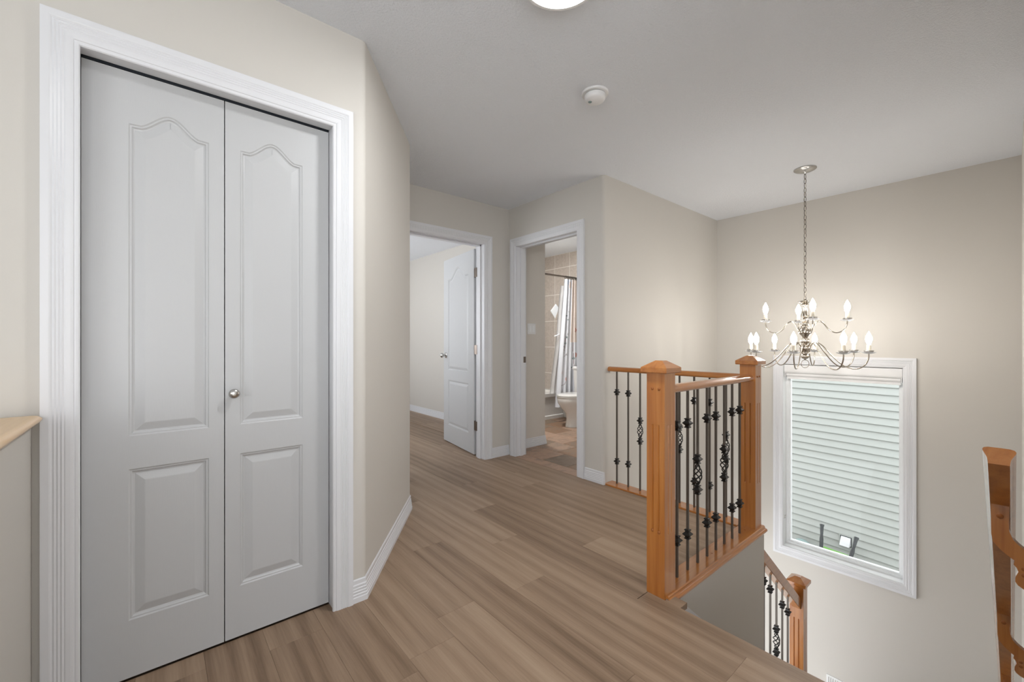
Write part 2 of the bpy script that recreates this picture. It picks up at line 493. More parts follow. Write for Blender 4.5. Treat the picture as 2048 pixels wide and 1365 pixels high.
# ------------------------------------------------------------------ floor planks
sub = MB()
sub.box(-3.6, EDGE_X - .004, -3.6, LAND_Y, -.05, -.0065).box(-3.6, LAND_X - .02, LAND_Y + .012, Y_CL + .1, -.05, -.0065)
sub.box(-1.7, LAND_X - .02, Y_CL + .1, 2.6, -.05, -.0065).box(1.2, X_BATH + .06, 2.6, 3.3, -.05, -.0065).box(1.2, 3.25, 3.3, 7.6, -.05, -.0065)
floor = struct('floor', sub, 'plank_gap', 'oak-look plank floor of the landing and bedroom', 'floor')
PW, PLN, G = .1845, 1.247, .0002
KNOWN = {0: 1.308, -1: 1.74, 1: 2.62, 2: 1.505, 3: 2.07, 4: 1.452, 5: 1.857, 6: 2.305, 7: 1.525, 8: 1.99, 9: 2.44, 10: 2.75}
PLANK_CACHE = {}
def plank(x0, x1, y0, y1):
    if x1 - x0 < .015 or y1 - y0 < .015: return
    key = (round(x1 - x0, 4), round(y1 - y0, 4))
    if key not in PLANK_CACHE:
        hx, hy = (x1 - x0) / 2 - G, (y1 - y0) / 2 - G
        PLANK_CACHE[key] = MB().chamfer_box(-hx, hx, -hy, hy, -.0065, 0, .0004).mesh('plank', 'oak_plank')
    link('plank', PLANK_CACHE[key], floor, ((x0 + x1) / 2, (y0 + y1) / 2, 0))
def clip_plank(x0, x1, y0, y1):
    """cut a full plank to the outline of the floor"""
    cells = [(-1.6, EDGE_X, -1.0, 1.055)] if x0 < EDGE_X else []
    if x1 <= EDGE_X:
        ymax = Y_CL + .06 if x1 < 1.2 else 7.5
        if x1 < .75: ymax = Y_CL + .06
        elif x1 < 1.35: ymax = 2.72
        cells = [(-.41, EDGE_X, -.41, ymax)]
    elif x0 < EDGE_X:
        cells = [(x0, EDGE_X, Y_R + .001, 1.0555), (x0, x1, 1.0555, 7.5)]
    else:
        lim = 2.70
        if x1 <= 2.75: cells = [(x0, lim, 1.069, 7.5)]
        else: cells = []
        if x1 > lim: cells += [(max(x0, lim), x1, 3.33, 7.5)]
    for (a, b_, c, d) in cells:
        X0, X1, Y0, Y1 = max(a, x0), min(b_, x1), max(c, y0), min(d, y1)
        if X1 > 3.185: X1 = 3.185
        if X1 > X0 and Y1 > Y0: plank(X0, X1, Y0, Y1)
for k in range(-12, 15):
    x0 = .5005 + PW * k
    if x0 > 3.18: break
    y = KNOWN.get(k, random.uniform(0, PLN)) % PLN - 2 * PLN
    while y < 7.5:
        clip_plank(x0, x0 + PW, y, y + PLN)
        y += PLN
# stub of nosing left against the stair wall
MB().chamfer_box(EDGE_X - .003, 1.752, .905, .9745, -.028, -.0026, .0005).build('nosing', 'oak_plank', floor)
MB().box(EDGE_X - .004, EDGE_X + .001, Y_R + .002, .954, -.045, -.0005).build('nosing', 'oak_plank', floor)

# unseen pale floor behind the camera, added to bounce light onto the ceiling
paint('loft_bounce', lin(226, 222, 214), .95, 400, .4, .004, .1)
struct('floor_loft_bounce', MB().box(-3.6, 1.14, -3.6, -.42, -.0064, .008).box(-3.6, -.42, -.42, Y_CL - .002, -.0064, .008), 'loft_bounce', 'unseen pale loft floor added to bounce light upward', 'floor')

# bathroom tiles
bfl = struct('floor_bathroom', MB().box(X_BATH + .01, X_WIN, Y_P + .12, 5.06, -.05, -.004), 'grout_dark', 'multicoloured slate tile bathroom floor', 'floor')
TS = .305
tile_me = MB().chamfer_box(-TS / 2 + .0025, TS / 2 - .0025, -TS / 2 + .0025, TS / 2 - .0025, -.006, .001, .002).mesh('slate_tile', 'slate_tile')
x = 2.965
for i in range(-1, 6):
    for j in range(0, 8):
        cx, cy = 2.965 + TS * i, 2.42 + TS * j + (.11 if i % 2 else 0)
        if cx - TS / 2 < X_BATH + .10 or cx + TS / 2 > X_WIN or cy > 4.45: continue
        link('slate_tile', tile_me, bfl, (cx, cy, 0))
th = MB().box(X_BATH - .012, X_BATH + .115, 2.345, 3.12, -.006, .002)
th.build('threshold', 'slate_tile', bfl)

# ------------------------------------------------------------------ baseboards
p = [(.643, Y_CL), (.70, Y_CL), (1.30, 2.60), (1.30, 2.9)]
baseboard('baseboard_closet', p, 'white ridged baseboard along the closet corner and angled wall')
baseboard('baseboard_bedroom', [(2.473, Y_BED), (X_BATH, Y_BED)], 'white ridged baseboard between the two open doorways')
baseboard('baseboard_bathroom', [(X_BATH, 2.262), (X_BATH, Y_P + .004), (X_BATH + .008, Y_P + .001)], 'short white ridged baseboard right of the bathroom doorway')
baseboard('baseboard_entry', [(X_BATH + .125, 3.312), (3.268, 3.312), (3.268, 3.36)], 'white ridged baseboard inside the bathroom entry')
baseboard('baseboard_partition', [(3.18, 7.5), (3.18, Y_BED + .14)], 'white baseboard along the bedroom wall')

# ------------------------------------------------------------------ doors
def arch_outline(x0, x1, z0, zc, zp, n=14):
    """panel outline, anticlockwise; arched top when zp > zc"""
    pts = [(x0, z0), (x1, z0), (x1, zc)]
    if zp > zc:
        w = x1 - x0; sh = .055 * w / .22
        for k in range(1, 2 * n):
            t = k / (2 * n)
            xx = x1 - sh * .45 - (w - 2 * sh * .45) * t
            zz = zc + (zp - zc) * (0.5 - 0.5 * math.cos(2 * PI * t)) ** 0.85
            pts.append((xx, zz))
    pts.append((x0, zc))
    return pts
PANEL = [(0, 0), (.004, -.0035), (.008, -.0035), (.012, -.0085), (.016, -.0095), (.040, -.0025), (.043, -.002)]
def door_face(mb, w, h, panels, F):
    """front skin with recessed moulded panels; F(x, z, out) -> xyz"""
    outer = [(0, 0), (w, 0), (w, h), (0, h)]
    loops = [[Vector((x, z, 0)) for x, z in outer]]
    for pn in panels: loops.append([Vector((x, z, 0)) for x, z in reversed(pn)])
    flat = [p for l in loops for p in l]
    tris = tessellate_polygon(loops)
    mb.add([F(p.x, p.y, 0) for p in flat], [tuple(t) for t in tris])
    for pn in panels:
        rs = [[F(x, z, d) for x, z in offsets(pn, o, True)] for o, d in PANEL]
        mb.rings(rs, True, False)
        inner = offsets(pn, PANEL[-1][0], True)
        t2 = tessellate_polygon([[Vector((x, z, 0)) for x, z in inner]])
        mb.add([F(x, z, PANEL[-1][1]) for x, z in inner], [tuple(t) for t in t2])
def door_leaf(name, parent, w, h, panels, F, thick=.035, both=False):
    mb = MB(); door_face(mb, w, h, panels, F)
    c = [(0, 0), (w, 0), (w, h), (0, h)]
    for i in range(4):
        a, b_ = c[i], c[(i + 1) % 4]
        mb.add([F(*a, 0), F(*b_, 0), F(*b_, -thick), F(*a, -thick)], [(0, 1, 2, 3)])
    if both:
        door_face(mb, w, h, panels, lambda x, z, d: F(x, z, -thick - d))
    else:
        mb.add([F(*q, -thick) for q in c], [(0, 1, 2, 3)])
    return mb.build(name, 'door_white', parent)

# closet bifold
d1 = thing('door_1', (.19, Y_CL, 0), 'white two-leaf bifold closet door with arched panels', 'door', kind='structure')
casing(d1, (0, Y_CL), (1, 0), (0, -1), -.176, .562, 2.022)
MB().box(-.188, -.182, Y_CL - .002, Y_CL + .12, 0, 2.034).box(.568, .574, Y_CL - .002, Y_CL + .12, 0, 2.034).box(-.188, .574, Y_CL - .002, Y_CL + .055, 2.029, 2.04).build('jamb', 'trim_white', d1)
MB().box(-.18, .566, Y_CL + .062, Y_CL + .09, 2.024, 2.04).build('track', 'track_dark', d1)
YD = 1.889
def leaf_frame(x0): return lambda x, z, d: (x0 + x, YD - d, .008 + z)
LH = 2.012
L0 = -.180
la = door_leaf('leaf', d1, .3735, LH, [arch_outline(.110, .328, .190, .692, 0), arch_outline(.110, .328, .802, 1.842, 1.898)], leaf_frame(L0))
R0 = .1965
lb = door_leaf('leaf', d1, .3685, LH, [arch_outline(.047, .266, .190, .692, 0), arch_outline(.047, .266, .802, 1.842, 1.898)], leaf_frame(R0))
MB().lathe([(.0, -.038), (.008, -.0375), (.014, -.035), (.0175, -.030), (.0178, -.026), (.015, -.021), (.009, -.017), (.008, -.006), (.012, -.003), (.012, 0)], (.222, YD, .931), 24, 'y').build('knob', 'satin_nickel', lb, smooth=50)

# bedroom door standing open
d2 = thing('door_2', (2.39, Y_BED, 0), 'white arched-panel bedroom door standing open on three hinges', 'door', kind='structure')
casing(d2, (0, Y_BED), (1, 0), (0, -1), 1.612, 2.390, 2.050)
jb = MB()
for (xa, xb) in ((1.60, 1.606), (2.386, 2.392)): jb.box(xa, xb, Y_BED - .002, Y_BED + .135, 0, 2.06)
jb.box(1.60, 2.392, Y_BED - .002, Y_BED + .135, 2.052, 2.06)
jb.box(2.374, 2.386, Y_BED + .05, Y_BED + .095, 0, 2.052).box(1.606, 1.618, Y_BED + .05, Y_BED + .095, 0, 2.052).box(1.606, 2.386, Y_BED + .05, Y_BED + .095, 2.04, 2.052)
jb.build('jamb', 'trim_white', d2)
casing(d2, (0, Y_BED + .13), (1, 0), (0, 1), 1.612, 2.386, 2.050)
HX, HY_ = 2.397, 3.425
dv = Vector((.118, .79)).normalized(); nv = Vector((-dv.y, dv.x))
def bed_frame(x, z, d): return (HX + dv.x * x + nv.x * d, HY_ + dv.y * x + nv.y * d, .010 + z)
lf = door_leaf('leaf', d2, .765, 2.03, [arch_outline(.125, .640, .19, .69, 0), arch_outline(.125, .640, .80, 1.80, 1.91)], bed_frame, both=True)
kb = MB()
for sgn in (1, -1):
    def KF(u, v, d, s=sgn): return bed_frame(.70 + u, .96 + v, d if s > 0 else -.035 - d)
    prof = [(.031, 0), (.031, .004), (.026, .008), (.011, .012), (.010, .026), (.017, .032), (.0255, .042), (.027, .052), (.022, .062), (.010, .067), (.001, .068)]
    kb.rings([[KF(r * math.cos(2 * PI * k / 20), r * math.sin(2 * PI * k / 20), h) for k in range(20)] for r, h in prof])
kb.build('knob', 'satin_nickel', lf, smooth=50)
for z in (.30, 1.045, 1.80):
    hb = MB()
    hb.lathe([(.007, -.045), (.007, .045)], (2.394, 3.400, z), 12)
    hb.add([bed_frame(-.0006, z - .01 - .044, -.001), bed_frame(-.0006, z - .01 - .044, -.031), bed_frame(-.0006, z - .01 + .044, -.031), bed_frame(-.0006, z - .01 + .044, -.001),
            bed_frame(-.0026, z - .01 - .044, -.001), bed_frame(-.0026, z - .01 - .044, -.031), bed_frame(-.0026, z - .01 + .044, -.031), bed_frame(-.0026, z - .01 + .044, -.001)],
           [(0, 1, 2, 3), (4, 7, 6, 5), (0, 4, 5, 1), (1, 5, 6, 2), (2, 6, 7, 3), (3, 7, 4, 0)])
    hb.box(2.383, 2.3862, 3.355, 3.398, z - .045, z + .045)
    hb.build('hinge', 'dark_steel', d2)

# bathroom doorway (its own door swung out of sight)
d3 = thing('door_3', (X_BATH, 2.73, 0), 'white cased bathroom doorway with strike plate', 'doorway', kind='structure')
casing(d3, (X_BATH, 0), (0, 1), (-1, 0), 2.344, 3.121, 2.050)
jb = MB()
for (ya, yb) in ((2.338, 2.344), (3.121, 3.127)): jb.box(X_BATH - .002, X_BATH + .122, ya, yb, 0, 2.06)
jb.box(X_BATH - .002, X_BATH + .122, 2.338, 3.127, 2.052, 2.06)
jb.box(X_BATH + .045, X_BATH + .08, 3.109, 3.121, 0, 2.052).box(X_BATH + .045, X_BATH + .08, 2.344, 2.356, 0, 2.052).box(X_BATH + .045, X_BATH + .08, 2.356, 3.109, 2.04, 2.052)
jb.build('jamb', 'trim_white', d3)
casing(d3, (X_BATH + .12, 0), (0, 1), (1, 0), 2.344, 3.121, 2.050)
sp = MB().box(X_BATH + .086, X_BATH + .121, 3.1185, 3.1212, .915, .975)
sp.build('strike_plate', 'dark_steel', d3)

# ------------------------------------------------------------------ window
w1 = thing('window_1', (X_WIN, 1.0, WZ0), 'tall white-framed stairwell window facing the neighbouring house', 'window', kind='structure')
casing(w1, (X_WIN, 0), (0, 1), (-1, 0), WY0 + .004, WY1 - .004, WZ1 - .004, WZ0 + .004, closed=True)
XG = X_WIN + .105
fr = MB()
for (a, b_, c, d) in ((WY0, WY1, WZ0, WZ0 + .006), (WY0, WY1, WZ1 - .006, WZ1), (WY0, WY0 + .006, WZ0, WZ1), (WY1 - .006, WY1, WZ0, WZ1)):
    fr.box(X_WIN + .001, XG + .04, a, b_, c, d)
fr.build('reveal', 'vinyl_white', w1)
fr = MB()
a0, a1, c0, c1 = WY0 + .006, WY1 - .006, WZ0 + .006, WZ1 - .006
for (d0, x0, x1) in ((.022, XG - .022, XG + .035), (.034, XG - .008, XG + .03)):
    fr.box(x0, x1, a0, a1, c0, c0 + d0).box(x0, x1, a0, a1, c1 - d0, c1).box(x0, x1, a0, a0 + d0, c0 + d0, c1 - d0).box(x0, x1, a1 - d0, a1, c0 + d0, c1 - d0)
fr.build('window_frame', 'vinyl_white', w1)
MB().box(XG + .004, XG + .008, a0 + .02, a1 - .02, c0 + .02, c1 - .02).build('pane', 'window_glass', w1)
MB().box(X_WIN + .03, X_WIN + .055, WY1 - .010, WY1 - .0055, -.60, -.575).build('latch', 'satin_nickel', w1)

# roller blind rolled right up
rb = thing('roller_blind', (X_WIN + .03, 1.0, WZ1), 'white roller blind rolled up under the window head', 'blind')
y0, y1 = WY0 + .010, WY1 - .010
prof = [(-.008 , .0), (-.012, -.010), (-.012, -.066), (-.006, -.078), (.004, -.084), (.046, -.084), (.05, -.08), (.05, 0)]
MB().rings([[(X_WIN + .022 + a, y, WZ1 - .010 + b_) for a, b_ in prof] for y in (y0, y1)]).build('valance', 'plastic_white', rb)
MB().lathe([(.024, y0 + .012), (.024, y1 - .012)], (X_WIN + .052, 0, WZ1 - .104), 24, 'y').build('fabric_roll', 'plastic_white', rb, smooth=40)
MB().box(X_WIN + .043, X_WIN + .057, y0 + .014, y1 - .014, WZ1 - .148, WZ1 - .118).build('hem_bar', 'plastic_white', rb)
for yy in (y0 + .002, y1 - .008):
    MB().box(X_WIN + .014, X_WIN + .074, yy, yy + .006, WZ1 - .128, WZ1 - .012).build('bracket', 'plastic_white', rb)

# ------------------------------------------------------------------ outside the window
NB = Vector((7.39, .91)); nd = Vector((.14, 1.31)).normalized(); nn = Vector((-nd.y, nd.x))   # along and out of the neighbour's wall
nh = thing('neighbour_house', (NB.x, NB.y, -3.05), 'neighbouring house wall in pale grey-green lap siding beyond the window', 'house')
def NF(s, o, z): return (NB.x + nd.x * s + nn.x * o, NB.y + nd.y * s + nn.y * o, z)
wb = MB()
pts8 = [NF(s, o, z) for z in (-3.05, 1.36) for (s, o) in ((-4, -.3), (6, -.3), (6, 0), (-4, 0))]
wb.add(pts8, [(0, 3, 2, 1), (4, 5, 6, 7), (0, 1, 5, 4), (1, 2, 6, 5), (2, 3, 7, 6), (3, 0, 4, 7)])
wb.build('house_wall', 'siding_vinyl', nh)
EX = .1016
sd = [(.004, .0005), (0, .019), (.004, .0225), (.014, .021), (EX - .02, .0075), (EX - .008, .004), (EX + .003, .0005)]
sd_me = None
sb = MB()
ang = math.atan2(nd.y, nd.x)
sb.rings([[(s, o, z) for z, o in sd] for s in (-4, 6)])
sd_me = sb.mesh('siding_board', 'siding_vinyl')
z = -3.04
while z < 1.26:
    o = link('siding_board', sd_me, nh, (NB.x, NB.y, z)); o.rotation_euler.z = ang
    z += EX
rp8 = [NF(s_, o_, z_) for z_off in (0, .06) for (s_, o_, z_) in ((-4.2, .06, 1.37 + z_off), (6.2, .06, 1.37 + z_off), (6.2, -4.5, 3.0 + z_off), (-4.2, -4.5, 3.0 + z_off))]  # unseen roof, eave set low so more sky light enters the window
MB().add(rp8, [(0, 3, 2, 1), (4, 5, 6, 7), (0, 1, 5, 4), (1, 2, 6, 5), (2, 3, 7, 6), (3, 0, 4, 7)]).build('roof', 'gravel', nh)
def on_nb(px, py, out=.02):
    """pixel -> point on the neighbour's wall (offset towards us)"""
    fl = 844.22; k = (px - 1024) / fl
    d = Vector((math.cos(YAW), math.sin(YAW))) + Vector((math.sin(YAW), -math.cos(YAW))) * k
    t = nn.dot(NB + nn * out) / nn.dot(d)
    return Vector((d.x * t, d.y * t, CAM_H - (py - 683.5) / fl * t))
# dryer vent hood
c = on_nb(1692, 1083, .024); s_c = (Vector((c.x, c.y)) - NB).dot(nd)
vh = thing('dryer_vent', (c.x, c.y, c.z), 'small white vent hood on the siding between black handles', 'vent')
MB().rings([[NF(s_c - .085, o, c.z - .09), NF(s_c + .085, o, c.z - .09), NF(s_c + .085, o, c.z + .09), NF(s_c - .085, o, c.z + .09)] for o in (.0228, .0243)]).build('back_plate', 'siding_vinyl', vh)
MB().rings([[NF(s_c - .066, o, c.z - .068), NF(s_c + .066, o, c.z - .068), NF(s_c + .066, o, c.z + .068), NF(s_c - .066, o, c.z + .068)] for o in (.0245, .030)]).build('opening', 'rubber_black', vh)
hd = MB()
hd.add([NF(s_c - .055, .03, c.z + .058), NF(s_c + .055, .03, c.z + .058), NF(s_c - .055, .10, c.z - .052), NF(s_c + .055, .10, c.z - .052), NF(s_c - .055, .03, c.z - .052), NF(s_c + .055, .03, c.z - .052)],
       [(0, 1, 3, 2), (0, 2, 4), (1, 5, 3), (2, 3, 5, 4), (0, 4, 5, 1)])
hd.build('hood', 'hood_white', vh)
# wheelbarrow tipped up against the siding: handles and a strip of its tray show
h1t, h1b = on_nb(1643.9, 1049, .10), on_nb(1642.3, 1096, .22)
h2t, h2b = on_nb(1713.5, 1075, .10), on_nb(1702, 1114, .22)
wbw = thing('wheelbarrow', ((h1b.x + h2b.x) / 2, (h1b.y + h2b.y) / 2, -3.05), 'green wheelbarrow tipped against the siding with two black handle grips', 'wheelbarrow')
ends = []
for (t, b_) in ((h1t, h1b), (h2t, h2b)):
    dr = (b_ - t).normalized()
    foot = b_ + dr * .22
    gr = MB().tube([t + dr * q for q in (0, .004, .02, .035, .10, .15, .20, .40)], [.020, .027, .027, .021, .020, .016, .023, .022], 14)
    gr.build('grip', 'rubber_black', wbw, smooth=40)
    low = Vector((b_.x, b_.y, -3.05)) + dr * .0
    MB().tube([t + dr * .38, foot, (foot.x + nn.x * .18, foot.y + nn.y * .18, -3.0)], .018, 10).build('frame_tube', 'dark_steel', wbw, smooth=40)
    ends.append(foot)
g1, g2 = on_nb(1648, 1094, .2), on_nb(1699, 1113, .2)
tr_ = MB()
up = Vector((0, 0, 1)); o3 = Vector((nn.x, nn.y, 0))
rs = []
for p3 in (g1, g2):
    rs.append([tuple(p3 + up * a + o3 * b_) for a, b_ in ((0, 0), (.012, .012), (0, .024), (-.10, .06), (-.75, .34), (-.80, .32), (-.10, .04))])
tr_.rings(rs).build('tray', 'tray_green', wbw)
MB().lathe([(.05, -.04), (.16, -.045), (.18, -.02), (.18, .02), (.16, .045), (.05, .04)], ((g1.x + g2.x) / 2 + nn.x * .35, (g1.y + g2.y) / 2 + nn.y * .35, -2.86), 24, 'y').build('wheel', 'rubber_black', wbw, smooth=40)
c = on_nb(1606, 1085, .06)
gm = MB().tube([(c.x - nd.x * .10 * math.cos(t) + nn.x * .02, c.y - nd.y * .10 * math.cos(t) + nn.y * .02, c.z - .06 + .085 * math.sin(t)) for t in [PI * k / 12 for k in range(13)]], .028, 10)
tag(gm.build('hose_coil', 'grey_plastic', smooth=40), 'grey-green looped hose at the window corner beside the siding', 'hose')

# ------------------------------------------------------------------ staircase
RISE, RUN = .20, .245
st = thing('staircase', (EDGE_X, .45, Z_LOW), 'wood-topped stair flight dropping from the landing toward the window', 'staircase')
for k in range(1, 11):
    xa = EDGE_X + .004 + RUN * (k - 1); xb = X_WIN - .002 if k == 10 else xa + RUN
    MB().chamfer_box(xa - .02, xb + (.0 if k == 10 else .004), Y_R + .003, LAND_Y - .022, -RISE * k - .03, -RISE * k, .003).build('tread', 'oak_plank', st)
    MB().box(xa - .004, xa + .004, Y_R + .003, LAND_Y - .022, -RISE * k + .0005, -RISE * (k - 1) - .031 - (.016 if k == 1 else 0)).build('riser', 'trim_white', st)
sk = []
SL = .824
def skz(x): return -.045 - SL * (x - 1.80)
sk = [(1.80, skz(1.80)), (LAND_X, skz(LAND_X)), (LAND_X, skz(LAND_X) - .42), (1.80, skz(1.80) - .42)]
MB().prism(sk, lambda u, v, d: (u, d, v), LAND_Y - .0005, LAND_Y - .018).build('skirt_board', 'trim_white', st)

# ------------------------------------------------------------------ balustrades
NW = .044
def newel(parent, cx, cy, z0, ztop, g0, g1, plugs=()):
    mb = MB()
    cols = [-NW, -.0185, -.0105, .0105, .0185, NW]
    grooves = MB()
    for face in range(4):
        def P(u, z, d, f=face):
            a, b_ = (u, -NW + d) if f == 0 else (NW - d, u) if f == 1 else (-u, NW - d) if f == 2 else (-NW + d, -u)
            return (cx + a, cy + b_, z)
        rows = [z0, g0, g1, ztop - .05]
        for i in range(5):
            for j in range(3):
                u0, u1, za, zb = cols[i], cols[i + 1], rows[j], rows[j + 1]
                if j == 1 and i in (1, 3):
                    um = (u0 + u1) / 2; ch = .006
                    q = [P(u0, za, 0), P(u1, za, 0), P(u1, zb, 0), P(u0, zb, 0), P(um, za + ch, .0055), P(um, zb - ch, .0055)]
                    mb.add(q, [(0, 1, 4), (1, 2, 5, 4), (2, 3, 5), (3, 0, 4, 5)])
                else:
                    mb.add([P(u0, za, 0), P(u1, za, 0), P(u1, zb, 0), P(u0, zb, 0)], [(0, 1, 2, 3)])
    mb.box(cx - NW + .001, cx + NW - .001, cy - NW + .001, cy + NW - .001, ztop - .051, ztop - .05)
    po = mb.build('newel_post', 'maple_z', parent, weld=True)
    def sq(h, z): return [(cx - h, cy - h, z), (cx + h, cy - h, z), (cx + h, cy + h, z), (cx - h, cy + h, z)]
    MB().rings([sq(.060, ztop - .054), sq(.063, ztop - .051), sq(.063, ztop - .031), sq(.061, ztop - .029), sq(.017, ztop)]).build('post_cap', 'maple_x', po)
    for (f, u, z) in plugs:
        c = (cx - NW, cy + u, z) if f == 'x' else (cx + u, cy - NW, z)
        MB().lathe([(.0065, .001), (.0065, -.001), (.005, -.0035), (.002, -.0045), (.0003, -.0046)], c, 14, f).build('wood_plug', 'maple_end', po, smooth=50)
    return po

def rail_prof():
    pts = []
    for (u, v) in ((.030, -.008), (.029, .004), (.023, .013), (.012, .0175), (0, .0185)): pts.append((u, v))
    pts += [(-u, v) for u, v in reversed(pts[:-1])]
    pts += [(-.028, -.014), (-.021, -.019), (.021, -.019), (.028, -.014)]
    return pts
RP = rail_prof()

# iron bar pieces, shared by every baluster
BAR = .0051
def bar_mesh(z0, z1):
    return MB().box(-BAR, BAR, -BAR, BAR, z0, z1).mesh('baluster', 'wrought_iron')
def sq_rings(prof):
    mb = MB(); rs = []
    for r, z in prof: rs.append([(-r, -r, z), (r, -r, z), (r, r, z), (-r, r, z)])
    return mb.rings(rs)
kn = sq_rings([(.0068, -.024), (.0115, -.023), (.0125, -.019), (.0085, -.0155), (.0095, -.011), (.0185, -.0015), (.0185, .0015), (.0095, .011), (.0085, .0155), (.0125, .019), (.0115, .023), (.0068, .024)])
KNUCKLE = kn.mesh('knuckle', 'black_iron')
bk = MB()
for s in range(4):
    path = []
    for i in range(19):
        t = i / 18
        z = -.051 + .102 * t
        r = .0035 + .0165 * math.sin(PI * t) ** 0.9
        a = s * PI / 2 + 1.15 * 2 * PI * t * .75
        path.append((r * math.cos(a), r * math.sin(a), z))
    bk.tube(path, .0032, 6)
BASKET = bk.mesh('basket', 'black_iron', smooth=50)

def baluster(parent, x, y, kind, z0, z1, zk=(.727, .185), zb=(.533, .379)):
    if kind == 'K':
        me = bar_mesh(z0, z1)
        o = link('baluster', me, parent, (x, y, 0))
        for z in zk: link('knuckle', KNUCKLE, o, (0, 0, z))
    else:
        zm = (zb[0] + zb[1]) / 2
        me = MB().box(-BAR, BAR, -BAR, BAR, z0, zm - .05).box(-BAR, BAR, -BAR, BAR, zm + .05, z1).mesh('baluster', 'wrought_iron')
        o = link('baluster', me, parent, (x, y, 0))
        for z in zb: link('knuckle', KNUCKLE, o, (0, 0, z))
        link('basket', BASKET, o, (0, 0, zm))
    return o

bal = thing('stair_balustrade', (1.735, 1.02, 0), 'orange maple and black iron balustrade around the landing edge', 'railing')
N1 = (1.735, 1.019); N2 = (2.757, 1.025)
newel(bal, *N1, -.002, 1.040, .276, .757, [('x', .016, .915), ('x', -.017, .915), ('x', .016, .285), ('x', -.017, .285)])
newel(bal, *N2, .010, 1.040, .276, .757, [('y', -.018, .915), ('y', .016, .915)])
ZR = .908
MB().rings([[(x, 1.022 + u, ZR + v) for u, v in RP] for x in (N1[0] + NW - .001, N2[0] - NW + .001)]).build('handrail', 'maple_x', bal, smooth=40)
MB().rings([[(2.765 + u, y, ZR + v) for u, v in RP] for y in (N2[1] + NW - .001, Y_P - .001)]).build('handrail', 'maple_y', bal, smooth=40)
BPZ = .011
def plate_prof(flip=1):
    # (across, z): from the stair side to the hall side
    return [(-.010, -.024), (-.014, -.018), (-.014, -.010), (-.009, -.004), (-.004, -.0035), (-.0005, .001), (.001, .008), (.005, BPZ), (.104, BPZ), (.108, BPZ - .003), (.108, .0003), (.0, .0003), (.0, -.024)]
MB().rings([[(x, LAND_Y + u, z) for u, z in plate_prof()] for x in (N1[0] - .028, LAND_X + .014)]).build('base_plate', 'maple_x', bal)
MB().rings([[(LAND_X - u, y, z) for u, z in plate_prof()] for y in (LAND_Y + .110, Y_P - .001)]).build('base_plate', 'maple_y', bal)
for (px_, py_, f) in ((2.775, 2.035, 0), (2.76, 1.66, 0), (2.235, 1.02, 0), (2.66, 1.02, 0)):
    MB().lathe([(.006, 0), (.005, .0012), (.001, .0014)], (px_, py_, BPZ - .0002), 12).build('wood_plug', 'maple_end', bal)
PAT = 'KKB'
for k in range(8):
    baluster(bal, 1.882 + .1014 * k, 1.022, PAT[k % 3], BPZ - .001, ZR - .017)
for k in range(9):
    baluster(bal, 2.765, 2.001 - .1037 * k, PAT[k % 3], BPZ - .001, ZR - .017)

# lower flight
bal2 = thing('stair_balustrade', (3.628, 1.02, -2.0), 'lower maple and iron balustrade sloping down beneath the window', 'railing')
newel(bal2, 3.628, 1.020, -2.0, -.606, -1.37, -.90, [])
def lz(x): return -.175 - .8237 * (x - 2.901) - .048
xa, xb = LAND_X + .001, 3.628 - NW + .001
SQ = [(-.027, -.040), (.027, -.040), (.029, -.036), (.029, .040), (.025, .045), (-.025, .045), (-.029, .040), (-.029, -.036)]
MB().rings([[(x, 1.020 + u, lz(x) + v) for u, v in SQ] for x in (xa, xb)]).build('handrail', 'maple_x', bal2)
for k, kd in enumerate('BKKBKK'):
    x = 2.955 + .1111 * (k - 1)
    zt = lz(x) - .03
    step_z = -RISE * max(1, math.ceil((x - EDGE_X) / RUN))
    zu = lz(x) - .126 - .004 * k
    baluster(bal2, x, 1.020, kd, step_z - .02, zt, (zu, zu - .545), (lz(x) - .352, lz(x) - .352 - .154))
MB().prism([(LAND_X + .001, -RISE * 4 + .05), (3.58, -RISE * 7 - .12), (3.58, -2.3), (LAND_X + .001, -1.7)], lambda u, v, d: (u, d, v), LAND_Y - .02, 1.075).build('curb', 'trim_white', bal2)

# wall handrail on the right
hr = thing('wall_handrail', (1.75, .024, .60), 'maple handrail on scrolled wood brackets fixed to right stair wall', 'handrail')
PH = math.radians(39.5)
A = Vector((math.cos(PH), 0, -math.sin(PH))); NN = Vector((math.sin(PH), 0, math.cos(PH)))
P0 = Vector((1.75, .0236, .835))
pr = []
half = [(.0, .001), (.020, .0005), (.0275, -.002), (.0305, -.007), (.0295, -.013), (.0255, -.022), (.0215, -.032), (.0200, -.042), (.0195, -.050)]
pr = [(u, v) for u, v in half] + [(-u, v) for u, v in reversed(half[1:])]
MB().rings([[tuple(P0 + A * s + NN * v + Vector((0, u, 0))) for u, v in pr] for s in (0, 3.2)]).build('rail', 'maple_x', hr, smooth=40)
BO = [(.0415, .70), (.0415, .585), (.041, .551), (.037, .528), (.022, .509), (.003, .493), (-.004, .488), (-.002, .476), (-.008, .468), (-.011, .458), (-.006, .443), (-.005, .428), (-.010, .419), (-.020, .412), (Y_R + .0008, .405),
      (Y_R + .0008, .515), (-.030, .521), (-.021, .527), (-.013, .534), (-.001, .548), (.006, .570), (.007, .596), (.006, .70)]
